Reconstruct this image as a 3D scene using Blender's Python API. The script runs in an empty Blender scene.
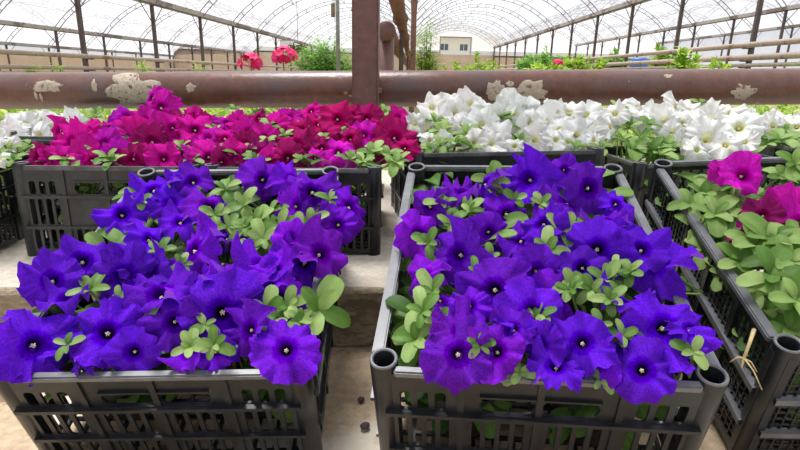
import bpy, bmesh, math, random
from mathutils import Vector, Matrix, noise
random.seed(7)
sc = bpy.context.scene
COL = sc.collection
PI = math.pi
R_ = math.radians

# ------------------------------------------------------------------ camera
FPX, CAMH = 530.0, 0.54
fw = Matrix.Rotation(R_(0.93), 3, 'Z') @ Matrix.Rotation(R_(-15.93), 3, 'X') @ Vector((0, 1, 0))
up0 = Matrix.Rotation(R_(0.93), 3, 'Z') @ Matrix.Rotation(R_(-15.93), 3, 'X') @ Vector((0, 0, 1))
rt0 = fw.cross(up0)
_c, _s = math.cos(R_(1.3)), math.sin(R_(1.3))
rt = _c * rt0 + _s * up0
up = -_s * rt0 + _c * up0
CAM = Vector((0, 0, CAMH))
cd = bpy.data.cameras.new('camera'); cam = bpy.data.objects.new('camera', cd); COL.objects.link(cam)
cd.sensor_width = 36; cd.sensor_fit = 'HORIZONTAL'; cd.lens = FPX / 800 * 36; cd.clip_start = 0.02; cd.clip_end = 400
mw = Matrix((rt, up, -fw)).transposed().to_4x4(); mw.translation = CAM
cam.matrix_world = mw
sc.camera = cam

def ray(px, py):
    return rt * ((px - 400) / FPX) - up * ((py - 225) / FPX) + fw
def at_y(px, py, y):
    d = ray(px, py); return CAM + d * (y / d.y)
def at_z(px, py, z):
    d = ray(px, py); return CAM + d * ((z - CAMH) / d.z)
def on_plane(px, py, p, n):
    d = ray(px, py); return CAM + d * ((p - CAM).dot(n) / d.dot(n))
def depth(p): return (p - CAM).dot(fw)

# ------------------------------------------------------------------ materials
def newmat(name):
    m = bpy.data.materials.new(name); m.use_nodes = True
    nt = m.node_tree; nt.nodes.clear()
    return m, nt, nt.nodes, nt.links
def nd(nodes, t, **kw):
    n = nodes.new(t)
    for k, v in kw.items():
        if k in n.inputs.keys(): n.inputs[k].default_value = v
        else: setattr(n, k, v)
    return n
def ramp(nodes, stops, interp='LINEAR'):
    r = nodes.new('ShaderNodeValToRGB'); cr = r.color_ramp; cr.interpolation = interp
    while len(cr.elements) > 1: cr.elements.remove(cr.elements[-1])
    for i, (p, c) in enumerate(stops):
        e = cr.elements[0] if i == 0 else cr.elements.new(p)
        e.position = p; e.color = (c[0], c[1], c[2], 1)
    return r
def simple(name, col, rough=.5, var=.15, scale=30, bump=0.0, spec=.5, metal=0, coord='Object'):
    m, nt, N, L = newmat(name)
    tc = nd(N, 'ShaderNodeTexCoord'); nz = nd(N, 'ShaderNodeTexNoise', Scale=scale, Detail=6)
    L.new(tc.outputs[coord], nz.inputs['Vector'])
    a = [c * (1 - var) for c in col]; b = [min(1, c * (1 + var)) for c in col]
    r = ramp(N, [(.3, a), (.7, b)]); L.new(nz.outputs['Fac'], r.inputs['Fac'])
    p = nd(N, 'ShaderNodeBsdfPrincipled', Roughness=rough, Metallic=metal)
    p.inputs['Specular IOR Level'].default_value = spec
    L.new(r.outputs['Color'], p.inputs['Base Color'])
    if bump:
        bp = nd(N, 'ShaderNodeBump', Strength=bump, Distance=.01); L.new(nz.outputs['Fac'], bp.inputs['Height']); L.new(bp.outputs['Normal'], p.inputs['Normal'])
    o = nd(N, 'ShaderNodeOutputMaterial'); L.new(p.outputs['BSDF'], o.inputs['Surface'])
    return m

def plastic(name, col, rough, dust, dustcol=(.25, .26, .27)):
    m, nt, N, L = newmat(name)
    tc = nd(N, 'ShaderNodeTexCoord')
    n1 = nd(N, 'ShaderNodeTexNoise', Scale=18, Detail=8, Roughness=.7)
    n2 = nd(N, 'ShaderNodeTexNoise', Scale=220, Detail=3)
    L.new(tc.outputs['Object'], n1.inputs['Vector']); L.new(tc.outputs['Object'], n2.inputs['Vector'])
    r1 = ramp(N, [(.45, (0, 0, 0)), (.75, (dust,) * 3)]); L.new(n1.outputs['Fac'], r1.inputs['Fac'])
    r2 = ramp(N, [(.66, (0, 0, 0)), (.74, (dust * .8,) * 3)]); L.new(n2.outputs['Fac'], r2.inputs['Fac'])
    ad = nd(N, 'ShaderNodeMath', operation='ADD', use_clamp=True); L.new(r1.outputs['Color'], ad.inputs[0]); L.new(r2.outputs['Color'], ad.inputs[1])
    mx = nd(N, 'ShaderNodeMix', data_type='RGBA'); mx.inputs['A'].default_value = (*col, 1); mx.inputs['B'].default_value = (*dustcol, 1)
    L.new(ad.outputs[0], mx.inputs['Factor'])
    p = nd(N, 'ShaderNodeBsdfPrincipled', Roughness=rough); L.new(mx.outputs['Result'], p.inputs['Base Color'])
    o = nd(N, 'ShaderNodeOutputMaterial'); L.new(p.outputs['BSDF'], o.inputs['Surface'])
    return m

def petal(name, throat, throat_in, vein, trans=.3, back=(1, 1, 1), backfac=.25, edge_=.25):
    """petal pigment: base is the flower's own object colour, darker veins, coloured throat, paler underside"""
    m, nt, N, L = newmat(name)
    tc = nd(N, 'ShaderNodeTexCoord'); sp = nd(N, 'ShaderNodeSeparateXYZ'); L.new(tc.outputs['Object'], sp.inputs[0])
    def mth(op, a=None, b=None, va=None, vb=None, clamp=False):
        n = nd(N, 'ShaderNodeMath', operation=op, use_clamp=clamp)
        if a is not None: L.new(a, n.inputs[0])
        elif va is not None: n.inputs[0].default_value = va
        if b is not None: L.new(b, n.inputs[1])
        elif vb is not None: n.inputs[1].default_value = vb
        return n.outputs[0]
    x2 = mth('MULTIPLY', sp.outputs[0], sp.outputs[0]); y2 = mth('MULTIPLY', sp.outputs[1], sp.outputs[1])
    r = mth('SQRT', mth('ADD', x2, y2))
    ang = mth('ARCTAN2', sp.outputs[1], sp.outputs[0])
    nz = nd(N, 'ShaderNodeTexNoise', Scale=5, Detail=3); L.new(tc.outputs['Object'], nz.inputs['Vector'])
    wob = mth('MULTIPLY', nz.outputs['Fac'], vb=1.6)
    v = mth('SINE', mth('MULTIPLY', mth('ADD', ang, wob), vb=25.0))
    vr = ramp(N, [(.55, (0, 0, 0)), (.95, (1, 1, 1))]); L.new(mth('MULTIPLY_ADD', v, vb=.5), vr.inputs['Fac'])
    vr_in = vr.inputs['Fac'].links[0].from_node; vr_in.inputs[2].default_value = .5
    oi = nd(N, 'ShaderNodeObjectInfo')
    mv = nd(N, 'ShaderNodeMix', data_type='RGBA', blend_type='MULTIPLY'); L.new(oi.outputs['Color'], mv.inputs['A']); mv.inputs['B'].default_value = (*vein, 1)
    L.new(mth('MULTIPLY', vr.outputs['Color'], vb=.7), mv.inputs['Factor'])
    # blotchy pigment
    nb = nd(N, 'ShaderNodeTexNoise', Scale=2.2, Detail=2); L.new(tc.outputs['Object'], nb.inputs['Vector'])
    hb = nd(N, 'ShaderNodeHueSaturation'); L.new(mv.outputs['Result'], hb.inputs['Color'])
    L.new(mth('MULTIPLY_ADD', nb.outputs['Fac'], vb=1.1), hb.inputs['Value']); hb.inputs['Value'].links[0].from_node.inputs[2].default_value = .45
    tr = ramp(N, [(.03, throat_in), (.09, throat_in), (.16, throat), (.5, throat)]); L.new(r, tr.inputs['Fac'])
    tf = ramp(N, [(.09, (1, 1, 1)), (.17, (.75,) * 3), (.34, (0, 0, 0))]); L.new(r, tf.inputs['Fac'])
    mt = nd(N, 'ShaderNodeMix', data_type='RGBA'); L.new(tf.outputs['Color'], mt.inputs['Factor']); L.new(hb.outputs['Color'], mt.inputs['A']); L.new(tr.outputs['Color'], mt.inputs['B'])
    ed = ramp(N, [(.90, (0, 0, 0)), (1.0, (edge_,) * 3)]); L.new(mth('ADD', r, mth('MULTIPLY_ADD', nz.outputs['Fac'], vb=.14)), ed.inputs['Fac'])
    me = nd(N, 'ShaderNodeMix', data_type='RGBA'); L.new(ed.outputs['Color'], me.inputs['Factor']); L.new(mt.outputs['Result'], me.inputs['A']); me.inputs['B'].default_value = (*back, 1)
    ge = nd(N, 'ShaderNodeNewGeometry')
    mb = nd(N, 'ShaderNodeMix', data_type='RGBA'); L.new(mth('MULTIPLY', ge.outputs['Backfacing'], vb=backfac), mb.inputs['Factor']); L.new(me.outputs['Result'], mb.inputs['A']); mb.inputs['B'].default_value = (*back, 1)
    p = nd(N, 'ShaderNodeBsdfPrincipled', Roughness=.75); L.new(mb.outputs['Result'], p.inputs['Base Color'])
    p.inputs['Specular IOR Level'].default_value = 0.0
    bp = nd(N, 'ShaderNodeBump', Strength=.5, Distance=.03); L.new(vr.outputs['Color'], bp.inputs['Height']); L.new(bp.outputs['Normal'], p.inputs['Normal'])
    t = nd(N, 'ShaderNodeBsdfTranslucent'); L.new(mb.outputs['Result'], t.inputs['Color'])
    ms = nd(N, 'ShaderNodeMixShader', Fac=trans); L.new(p.outputs[0], ms.inputs[1]); L.new(t.outputs[0], ms.inputs[2])
    o = nd(N, 'ShaderNodeOutputMaterial'); L.new(ms.outputs[0], o.inputs['Surface'])
    return m

def leafmat(name, c1, c2, c3, trans=.3, rough=.5):
    m, nt, N, L = newmat(name)
    at = nd(N, 'ShaderNodeAttribute', attribute_name='tint')
    r = ramp(N, [(0, c1), (.5, c2), (1, c3)]); L.new(at.outputs['Fac'], r.inputs['Fac'])
    tc = nd(N, 'ShaderNodeTexCoord'); nz = nd(N, 'ShaderNodeTexNoise', Scale=60, Detail=3); L.new(tc.outputs['Object'], nz.inputs['Vector'])
    hs = nd(N, 'ShaderNodeHueSaturation'); L.new(r.outputs['Color'], hs.inputs['Color'])
    ma = nd(N, 'ShaderNodeMath', operation='MULTIPLY_ADD'); L.new(nz.outputs['Fac'], ma.inputs[0]); ma.inputs[1].default_value = .5; ma.inputs[2].default_value = .75
    L.new(ma.outputs[0], hs.inputs['Value'])
    p = nd(N, 'ShaderNodeBsdfPrincipled', Roughness=rough); p.inputs['Specular IOR Level'].default_value = .22
    L.new(hs.outputs['Color'], p.inputs['Base Color'])
    t = nd(N, 'ShaderNodeBsdfTranslucent'); L.new(hs.outputs['Color'], t.inputs['Color'])
    ms = nd(N, 'ShaderNodeMixShader', Fac=trans); L.new(p.outputs[0], ms.inputs[1]); L.new(t.outputs[0], ms.inputs[2])
    o = nd(N, 'ShaderNodeOutputMaterial'); L.new(ms.outputs[0], o.inputs['Surface'])
    return m

def patchy(name, base, var, patches, rough=.7, bump=.3, bscale=40, coord='Object', stretch=(1, 1, 1)):
    """base colour with noise, plus worn patches [(scale, threshold, softness, colour, seed)]"""
    m, nt, N, L = newmat(name)
    tc = nd(N, 'ShaderNodeTexCoord'); mp = nd(N, 'ShaderNodeMapping'); mp.inputs['Scale'].default_value = stretch
    L.new(tc.outputs[coord], mp.inputs['Vector'])
    nz = nd(N, 'ShaderNodeTexNoise', Scale=bscale, Detail=8, Roughness=.65); L.new(mp.outputs[0], nz.inputs['Vector'])
    r = ramp(N, [(.3, [c * (1 - var) for c in base]), (.7, [min(1, c * (1 + var)) for c in base])]); L.new(nz.outputs['Fac'], r.inputs['Fac'])
    cur = r.outputs['Color']
    for (s, th, so, c, seed) in patches:
        m2 = nd(N, 'ShaderNodeMapping'); m2.inputs['Location'].default_value = (seed, seed * 1.7, seed * .3); L.new(mp.outputs[0], m2.inputs['Vector'])
        n2 = nd(N, 'ShaderNodeTexNoise', Scale=s, Detail=7, Roughness=.6); L.new(m2.outputs[0], n2.inputs['Vector'])
        r2 = ramp(N, [(th, (0, 0, 0)), (th + so, (1, 1, 1))]); L.new(n2.outputs['Fac'], r2.inputs['Fac'])
        mx = nd(N, 'ShaderNodeMix', data_type='RGBA'); L.new(r2.outputs['Color'], mx.inputs['Factor']); L.new(cur, mx.inputs['A']); mx.inputs['B'].default_value = (*c, 1)
        cur = mx.outputs['Result']
    p = nd(N, 'ShaderNodeBsdfPrincipled', Roughness=rough); L.new(cur, p.inputs['Base Color'])
    bp = nd(N, 'ShaderNodeBump', Strength=bump, Distance=.01); L.new(nz.outputs['Fac'], bp.inputs['Height']); L.new(bp.outputs['Normal'], p.inputs['Normal'])
    o = nd(N, 'ShaderNodeOutputMaterial'); L.new(p.outputs['BSDF'], o.inputs['Surface'])
    return m

M_PLAST = plastic('black plastic', (.0085, .0100, .0130), .32, .07)
M_RIM = plastic('worn rim with sky sheen', (.115, .12, .13), .36, .45, (.34, .34, .35))  # black plastic greyed to carry the sky's sheen on the rims, plus wear
M_PLASTG = plastic('dusty black plastic', (.022, .0245, .028), .48, .16)
M_POT = plastic('pot plastic', (.03, .028, .027), .6, .4)
M_SOIL = simple('potting soil', (.045, .032, .022), .95, .5, 200, .6)
M_VIOLET = petal('violet petal', (.02, .002, .10), (.012, .002, .04), (.42, .35, .6), .30, (.40, .11, .86), .6, .16)
M_MAG = petal('magenta petal', (.16, .0, .06), (.06, 0, .03), (.62, .4, .55), .3, (.75, .14, .60), .3, .10)
M_WHITE = petal('white petal', (.80, .80, .35), (.62, .62, .12), (.93, .93, .9), .3, (.95, .95, .92), .2)
M_STAMEN = simple('cream anthers', (.80, .70, .45), .6, .1, 50)
M_LEAF = leafmat('petunia leaf', (.028, .085, .012), (.12, .25, .04), (.34, .48, .15), .33)
M_LEAFY = leafmat('fresh yellow green leaf', (.14, .30, .02), (.34, .54, .05), (.62, .74, .14), .45)
M_LEAFD = leafmat('feathery green leaf', (.08, .24, .03), (.22, .46, .08), (.46, .66, .20), .45)
M_STEM = simple('green stem', (.22, .34, .10), .6, .2, 60)
M_TWIG = simple('dry stem', (.52, .42, .20), .8, .3, 60)
M_CONC = patchy('floor concrete', (.54, .41, .27), .25, [(3.0, .56, .05, (.70, .62, .50), 3.1), (9, .62, .05, (.24, .15, .085), 7.7), (60, .70, .04, (.16, .09, .05), 1.2)], .9, .5, 60)
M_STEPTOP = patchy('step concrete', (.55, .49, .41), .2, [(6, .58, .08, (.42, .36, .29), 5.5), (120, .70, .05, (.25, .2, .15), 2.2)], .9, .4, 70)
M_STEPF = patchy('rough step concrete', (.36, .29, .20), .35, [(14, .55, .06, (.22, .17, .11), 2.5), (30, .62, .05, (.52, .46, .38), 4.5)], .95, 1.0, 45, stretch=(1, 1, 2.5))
M_PIPE = patchy('painted rusty pipe', (.145, .060, .040), .30, [(3.2, .52, .14, (.115, .072, .070), 2.0), (9, .66, .02, (.40, .30, .23), 6.3), (40, .72, .02, (.46, .40, .34), 9.1)], .33, .25, 30)
M_FLAKE = patchy('bare plaster patch', (.50, .42, .33), .22, [(50, .58, .05, (.24, .15, .10), 3.3)], .9, .6, 80)
M_POST = patchy('brown post paint', (.155, .072, .062), .22, [(6, .58, .10, (.12, .052, .04), 1.1), (90, .73, .02, (.4, .3, .27), 5.0)], .5, .2, 40)
M_RUST = patchy('rusty steel', (.23, .105, .08), .3, [(8, .55, .1, (.12, .065, .045), 4.4), (20, .66, .04, (.34, .26, .20), 7.4)], .6, .3, 30)
M_DARKST = simple('dark steel', (.085, .058, .052), .6, .3, 15)
M_GUTTER = patchy('gutter steel', (.36, .32, .29), .2, [(.7, .52, .03, (.17, .13, .11), 2.0), (2.5, .62, .05, (.24, .16, .10), 8)], .6, .2, 12)
M_HOOP = simple('hoop steel', (.28, .265, .26), .6, .2, 15)
M_RAIL = patchy('pale rusty rail', (.42, .33, .27), .2, [(2, .58, .05, (.25, .14, .09), 3)], .6, .2, 20)
M_TAN = patchy('tan boarding', (.62, .47, .34), .08, [(.6, .55, .1, (.66, .55, .44), 2.2)], .9, .1, 3)
M_GROUND = patchy('greenhouse soil', (.28, .22, .15), .3, [(1.2, .5, .1, (.16, .22, .07), 1.5)], .95, .6, 12)
M_BUILD = simple('hazed cream render', (.88, .85, .77), .9, .05, 2)  # cream whitened, so the haze in front is part of the colour
M_DARKGLASS = simple('dark window glass', (.10, .14, .18), .15, .1, 4)
M_ROOFW = simple('pale roof sheet', (.78, .79, .80), .6, .05, 3)
M_WHITEBD = simple('white board', (.82, .82, .82), .7, .04, 5)
M_BLUE = simple('blue barrel plastic', (.05, .16, .50), .4, .1, 8)
M_GREY = simple('grey block', (.45, .44, .43), .9, .1, 6)
M_GER = simple('geranium petal', (.80, .012, .15), .6, .25, 25)
M_BASKET = simple('dry hanging tuft', (.13, .10, .06), .9, .4, 25)
M_STONE = simple('dark pebble', (.07, .055, .045), .7, .3, 40)
M_TIN = simple('brown hanging tin', (.25, .18, .09), .6, .2, 20)
def filmmat(name, fac):
    m, nt, N, L = newmat(name)
    tc = nd(N, 'ShaderNodeTexCoord'); nz = nd(N, 'ShaderNodeTexNoise', Scale=1.3, Detail=4); L.new(tc.outputs['Object'], nz.inputs['Vector'])
    r = ramp(N, [(.3, (.82, .83, .88)), (.7, (.93, .935, .965))]); L.new(nz.outputs['Fac'], r.inputs['Fac'])
    a = nd(N, 'ShaderNodeBsdfTransparent'); L.new(r.outputs['Color'], a.inputs['Color'])
    t = nd(N, 'ShaderNodeBsdfTranslucent'); L.new(r.outputs['Color'], t.inputs['Color'])
    ms = nd(N, 'ShaderNodeMixShader', Fac=fac); L.new(a.outputs[0], ms.inputs[1]); L.new(t.outputs[0], ms.inputs[2])
    o = nd(N, 'ShaderNodeOutputMaterial'); L.new(ms.outputs[0], o.inputs['Surface'])
    return m
M_FILM = filmmat('greenhouse film', .24); M_SHEET = filmmat('milky end sheet', .75)

# ------------------------------------------------------------------ mesh helpers
class MB:
    def __init__(s):
        s.bm = bmesh.new(); s.tl = s.bm.verts.layers.float.new('tint')
    def box(s, x0, x1, y0, y1, z0, z1, M=None):
        vs = [Vector((x, y, z)) for z in (z0, z1) for y in (y0, y1) for x in (x0, x1)]
        if M is not None: vs = [M @ v for v in vs]
        v = [s.bm.verts.new(p) for p in vs]
        for f in ((0, 2, 3, 1), (4, 5, 7, 6), (0, 1, 5, 4), (2, 6, 7, 3), (0, 4, 6, 2), (1, 3, 7, 5)): s.bm.faces.new([v[i] for i in f])
    def prism(s, pts, y0, y1, M=None):
        """polygon in xz extruded along y"""
        a = [Vector((x, y0, z)) for x, z in pts]; b = [Vector((x, y1, z)) for x, z in pts]
        if M is not None: a = [M @ v for v in a]; b = [M @ v for v in b]
        a = [s.bm.verts.new(p) for p in a]; b = [s.bm.verts.new(p) for p in b]; n = len(a)
        s.bm.faces.new(a); s.bm.faces.new(b[::-1])
        for i in range(n): s.bm.faces.new((a[i], b[i], b[(i + 1) % n], a[(i + 1) % n]))
    def tube(s, pts, r, seg=8, cap=True, tint=.5):
        pts = [Vector(p) for p in pts]; n = len(pts)
        rs = r if isinstance(r, (list, tuple)) else [r] * n
        rings = []; ref = None
        for i, p in enumerate(pts):
            t = (pts[min(i + 1, n - 1)] - pts[max(i - 1, 0)]).normalized()
            if ref is None: ref = t.orthogonal().normalized()
            ref = (ref - t * ref.dot(t)).normalized(); b = t.cross(ref)
            ring = []
            for k in range(seg):
                a = 2 * PI * k / seg
                v = s.bm.verts.new(p + (ref * math.cos(a) + b * math.sin(a)) * rs[i]); v[s.tl] = tint; ring.append(v)
            rings.append(ring)
        for A, B in zip(rings, rings[1:]):
            for k in range(seg): s.bm.faces.new((A[k], A[(k + 1) % seg], B[(k + 1) % seg], B[k]))
        if cap and seg > 2:
            s.bm.faces.new(rings[0][::-1]); s.bm.faces.new(rings[-1])
    def lathe(s, prof, M=None, seg=20, close=False):
        rings = []
        for (r, z) in prof:
            ring = []
            for k in range(seg):
                a = 2 * PI * k / seg; p = Vector((r * math.cos(a), r * math.sin(a), z))
                ring.append(s.bm.verts.new(M @ p if M is not None else p))
            rings.append(ring)
        for A, B in zip(rings, rings[1:]):
            for k in range(seg): s.bm.faces.new((A[k], A[(k + 1) % seg], B[(k + 1) % seg], B[k]))
        if close:
            s.bm.faces.new(rings[0][::-1]); s.bm.faces.new(rings[-1])
    def ellipsoid(s, c, rx, ry, rz, M=None, seg=8, rings=5):
        prof = [(math.sin(PI * i / rings), -math.cos(PI * i / rings)) for i in range(rings + 1)]
        T = Matrix.Translation(c) @ (M if M is not None else Matrix.Identity(4)) @ Matrix.Diagonal((rx, ry, rz, 1))
        s.lathe([(max(r, .02), z) for r, z in prof], T, seg, True)
    def leaf(s, base, d, nrm, Ln, Wd, droop=.3, fold=.25, tint=None, rows=8, sharp=1.0):
        """ovate leaf blade with a folded midrib, curving down towards its tip"""
        d = d.normalized(); side = d.cross(nrm)
        if side.length < 1e-4: side = d.orthogonal()
        side.normalize(); n = side.cross(d).normalized()
        tint = random.random() if tint is None else tint
        g = []
        wav = random.uniform(-.1, .1)
        for i in range(rows + 1):
            t = i / rows
            w = Wd * .5 * math.sqrt(max(0.0, 1 - ((t - .56) / .585) ** 2)) * (.45 + .55 * min(1, t / .35))
            if i == rows: w = Wd * .16
            ctr = base + d * Ln * (t - .12 * droop * t * t) + n * Ln * (.22 * t - (.22 + droop * .6) * t * t)
            row = []
            for c in (-1, -.5, 0, .5, 1):
                v = s.bm.verts.new(ctr + side * w * c + n * w * (abs(c) ** 1.3 * fold + wav * c * math.sin(6 * t)))
                v[s.tl] = min(1, max(0, tint + (.10 if c == 0 else 0))); row.append(v)
            g.append(row)
        for A, B in zip(g, g[1:]):
            for k in range(4): s.bm.faces.new((A[k], A[k + 1], B[k + 1], B[k]))
    def tip(s, base, d, nrm, Ln, Wd, tint=None):
        """small lance leaf: four-vertex blade with a bent midrib, for far foliage"""
        d = d.normalized(); side = d.cross(nrm)
        if side.length < 1e-4: side = d.orthogonal()
        side.normalize(); n = side.cross(d)
        tint = random.random() if tint is None else tint
        pts = [base, base + d * Ln * .45 + side * Wd * .5 + n * Wd * .15, base + d * Ln - n * Ln * .15, base + d * Ln * .45 - side * Wd * .5 + n * Wd * .15, base + d * Ln * .5]
        v = [s.bm.verts.new(p) for p in pts]
        for q in v: q[s.tl] = tint
        for f in ((0, 4, 1), (1, 4, 2), (2, 4, 3), (3, 4, 0)): s.bm.faces.new([v[i] for i in f])
    def mesh(s, name, mat, smooth=True, fixn=False):
        if fixn: bmesh.ops.recalc_face_normals(s.bm, faces=s.bm.faces)
        me = bpy.data.meshes.new(name); s.bm.to_mesh(me); s.bm.free()
        for m in (mat if isinstance(mat, (list, tuple)) else [mat]): me.materials.append(m)
        if smooth:
            for p in me.polygons: p.use_smooth = True
        return me
    def build(s, name, mat, parent=None, smooth=False, fixn=True):
        return link(name, s.mesh(name, mat, smooth, fixn), parent)

def link(name, me, parent=None):
    o = bpy.data.objects.new(name, me); COL.objects.link(o)
    if parent is not None: o.parent = parent
    return o
def tag(o, label, cat, group=None):
    o['label'] = label; o['category'] = cat
    if group: o['group'] = group
    return o
def struct(o): o['kind'] = 'structure'; return o
def stuff(o, label, cat): o['kind'] = 'stuff'; o['label'] = label; o['category'] = cat; return o
def thing(name, label, cat, M=None, group=None):
    o = bpy.data.objects.new(name, None); COL.objects.link(o); o.empty_display_size = .05
    if M is not None: o.matrix_world = M
    return tag(o, label, cat, group)

def frame(n, spin=0.0):
    """rotation whose z axis is n"""
    n = n.normalized(); x = n.orthogonal().normalized(); y = n.cross(x)
    return Matrix((x, y, n)).transposed().to_4x4() @ Matrix.Rotation(spin, 4, 'Z')

# ------------------------------------------------------------------ crates
def slot_row(mb, W, z0, z1, slots, th, fil=.35):
    """wall band W wide between z0 and z1 pierced by the given slots, slot ends rounded by fillets"""
    cur = -W / 2
    for (a, b) in sorted(slots):
        if a > cur: mb.box(cur, a, 0, th, z0, z1)
        f = min((b - a) * fil, (z1 - z0) * .45)
        for (cx, sx) in ((a, 1), (b, -1)):
            for (cz, sz) in ((z0, 1), (z1, -1)):
                p = [(cx, cz), (cx + sx * f, cz), (cx + sx * f * .3, cz + sz * f * .3), (cx, cz + sz * f)]
                mb.prism(p if sx * sz < 0 else p[::-1], 0.0002, th - .0002)
        cur = b
    if cur < W / 2: mb.box(cur, W / 2, 0, th, z0, z1)
def pitch_slots(a, b, pitch, w, skip=()):
    n = max(1, int((b - a) / pitch)); off = ((b - a) - n * pitch) / 2
    return [(a + off + i * pitch + (pitch - w) / 2, a + off + i * pitch + (pitch + w) / 2) for i in range(n) if i not in skip]

def panel(W, H, style):
    """one crate wall, outer face at y=0 facing -y, x centred, z from 0 to H; style picks the piercing"""
    mb = MB(); th = .0035
    k = H / .215
    zs = [0, .012 * k, .064 * k, .070 * k, .076 * k, .142 * k, .148 * k, .182 * k, H]
    nd_ = max(2, round(W / .10)); dv = [-W / 2 + W * i / nd_ for i in range(nd_ + 1)]
    def solid(z0, z1): mb.box(-W / 2, W / 2, 0, th, z0, z1)
    def rib(z, h=.006, out=.006): mb.box(-W / 2, W / 2, -out, th, z - h / 2, z + h / 2)
    def bays(w, pitch, skipmid=False):
        r = []
        for i in range(nd_):
            if skipmid and 0 < i < nd_ - 1: continue
            r += pitch_slots(dv[i] + .006, dv[i + 1] - .006, pitch, w)
        return r
    if style == 'grid':
        solid(0, .014 * k)
        for (z0, z1) in ((.014 * k, .07 * k), (.07 * k, .138 * k), (.138 * k, H - .012)):
            x = -W / 2
            while x < W / 2:
                mb.box(x, x + .0025, .0004, th, z0, z1); x += .0125
            z = z0
            while z < z1:
                mb.box(-W / 2, W / 2, .0008, th - .0006, z, z + .0025); z += .0125
        for z in (.07 * k, .138 * k): rib(z, .010, .007)
        for d in dv: mb.box(d - .005, d + .005, -.003, th, 0, H)
        solid(H - .012, H)
    elif style == 'lattice':
        solid(0, .014 * k); solid(.10 * k, .148 * k)
        slot_row(mb, W, .014 * k, .10 * k, bays(.010, .0185), th)
        n = int(W / .02); z0, z1 = .148 * k, H - .012
        for i in range(n):
            xa = -W / 2 + W * i / n; xb = xa + W / n; t = .0018
            mb.prism([(xa - t, z0), (xa + t, z0), (xb + t, z1), (xb - t, z1)], .0004, th)
            mb.prism([(xb - t, z0), (xb + t, z0), (xa + t, z1), (xa - t, z1)], .0008, th - .0003)
        rib(.148 * k); solid(H - .012, H)
    else:
        solid(0, zs[1])
        slot_row(mb, W, zs[1], zs[2], bays(.0112, .0175), th)
        solid(zs[2], zs[4]); rib(zs[3])
        slot_row(mb, W, zs[4], zs[5], bays(.0112, .0175, style == 'solid'), th)
        solid(zs[5], zs[6] + .004); rib(zs[6], .006, .008)
        hw = W * .19
        top = [s for s in bays(.0135, .021) if s[1] < -hw - .008 or s[0] > hw + .008] + [(-hw, -.004), (.004, hw)]
        slot_row(mb, W, zs[6] + .004, zs[7] + .004, top, th)
        # raised lip around the hand hole
        for (a, b) in ((-hw, -.004), (.004, hw)):
            mb.box(a, b, -.004, 0, zs[6] + .002, zs[6] + .005); mb.box(a, b, -.004, 0, zs[7] + .002, zs[7] + .005)
        solid(zs[7] + .004, H)
        for d in dv[1:-1]: mb.box(d - .004, d + .004, -.003, 0, 0, H)
    return mb.mesh('crate_panel', M_PLAST, False, True)

_pc = {}
def get_panel(W, H, style, mat):
    key = (round(W, 3), round(H, 3), style, mat.name)
    if key not in _pc:
        me = panel(W, H, style); me.materials[0] = mat; _pc[key] = me
        if style == 'grid':
            me.materials.append(M_RIM)
            for p in me.polygons:
                if p.center.y < -.0035 or (abs(p.normal.z) > .9 and p.center.y < -.001): p.material_index = 1
    return _pc[key]

def crate(M, W, D, H, label, mat=None, rim=None, front='slots', side='slots', back='slots', group='black plastic crates'):
    """open-topped crate; local origin at the middle of the front bottom edge, +y towards its back"""
    mat = mat or M_PLAST; rim = rim or M_RIM
    t = thing('plastic_crate', label, 'crate', M, group)
    r = .017
    for (st, w, T) in ((front, W - 2 * r, Matrix.Translation((0, .003, .006))),
                       (back, W - 2 * r, Matrix.Translation((0, D - .003, .006)) @ Matrix.Rotation(PI, 4, 'Z')),
                       (side, D - 2 * r, Matrix.Translation((-W / 2 + .003, D / 2, .006)) @ Matrix.Rotation(-PI / 2, 4, 'Z')),
                       (side, D - 2 * r, Matrix.Translation((W / 2 - .003, D / 2, .006)) @ Matrix.Rotation(PI / 2, 4, 'Z'))):
        o = link('side_panel', get_panel(w, H - .014, st, mat), t); o.matrix_basis = T
    for (x, y) in ((-W / 2 + r, r), (W / 2 - r, r), (-W / 2 + r, D - r), (W / 2 - r, D - r)):
        mb = MB(); mb.lathe([(.0125, H - .09), (.0125, H + .003), (.0140, H + .005), (.0160, H + .005), (.0170, H + .003), (.0165, 0), (.001, 0)], None, 20)
        o = mb.build('corner_post', [mat, rim], t, True); o.location = (x, y, 0)
        for p in o.data.polygons:
            if p.center.z > H + .001: p.material_index = 1
    mb = MB(); wd = .0155; z0, z1 = H - .010, H
    mb.box(-W / 2 + .03, W / 2 - .03, 0, wd * .72, z0, z1); mb.box(-W / 2 + .03, W / 2 - .03, D - wd * .72, D, z0, z1)
    mb.box(-W / 2, -W / 2 + wd, .03, D - .03, z0, z1); mb.box(W / 2 - wd, W / 2, .03, D - .03, z0, z1)
    bmesh.ops.bevel(mb.bm, geom=list(mb.bm.edges), offset=.002, segments=2, affect='EDGES')
    mb.build('rim', rim, t)
    mb = MB()
    n = int(D / .03)
    for i in range(n + 1): mb.box(-W / 2 + .01, W / 2 - .01, .01 + (D - .025) * i / n, .015 + (D - .025) * i / n, .004, .010)
    n = int(W / .03)
    for i in range(n + 1): mb.box(-W / 2 + .01 + (W - .025) * i / n, -W / 2 + .015 + (W - .025) * i / n, .01, D - .01, .005, .011)
    mb.build('base', mat, t)
    return t

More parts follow.
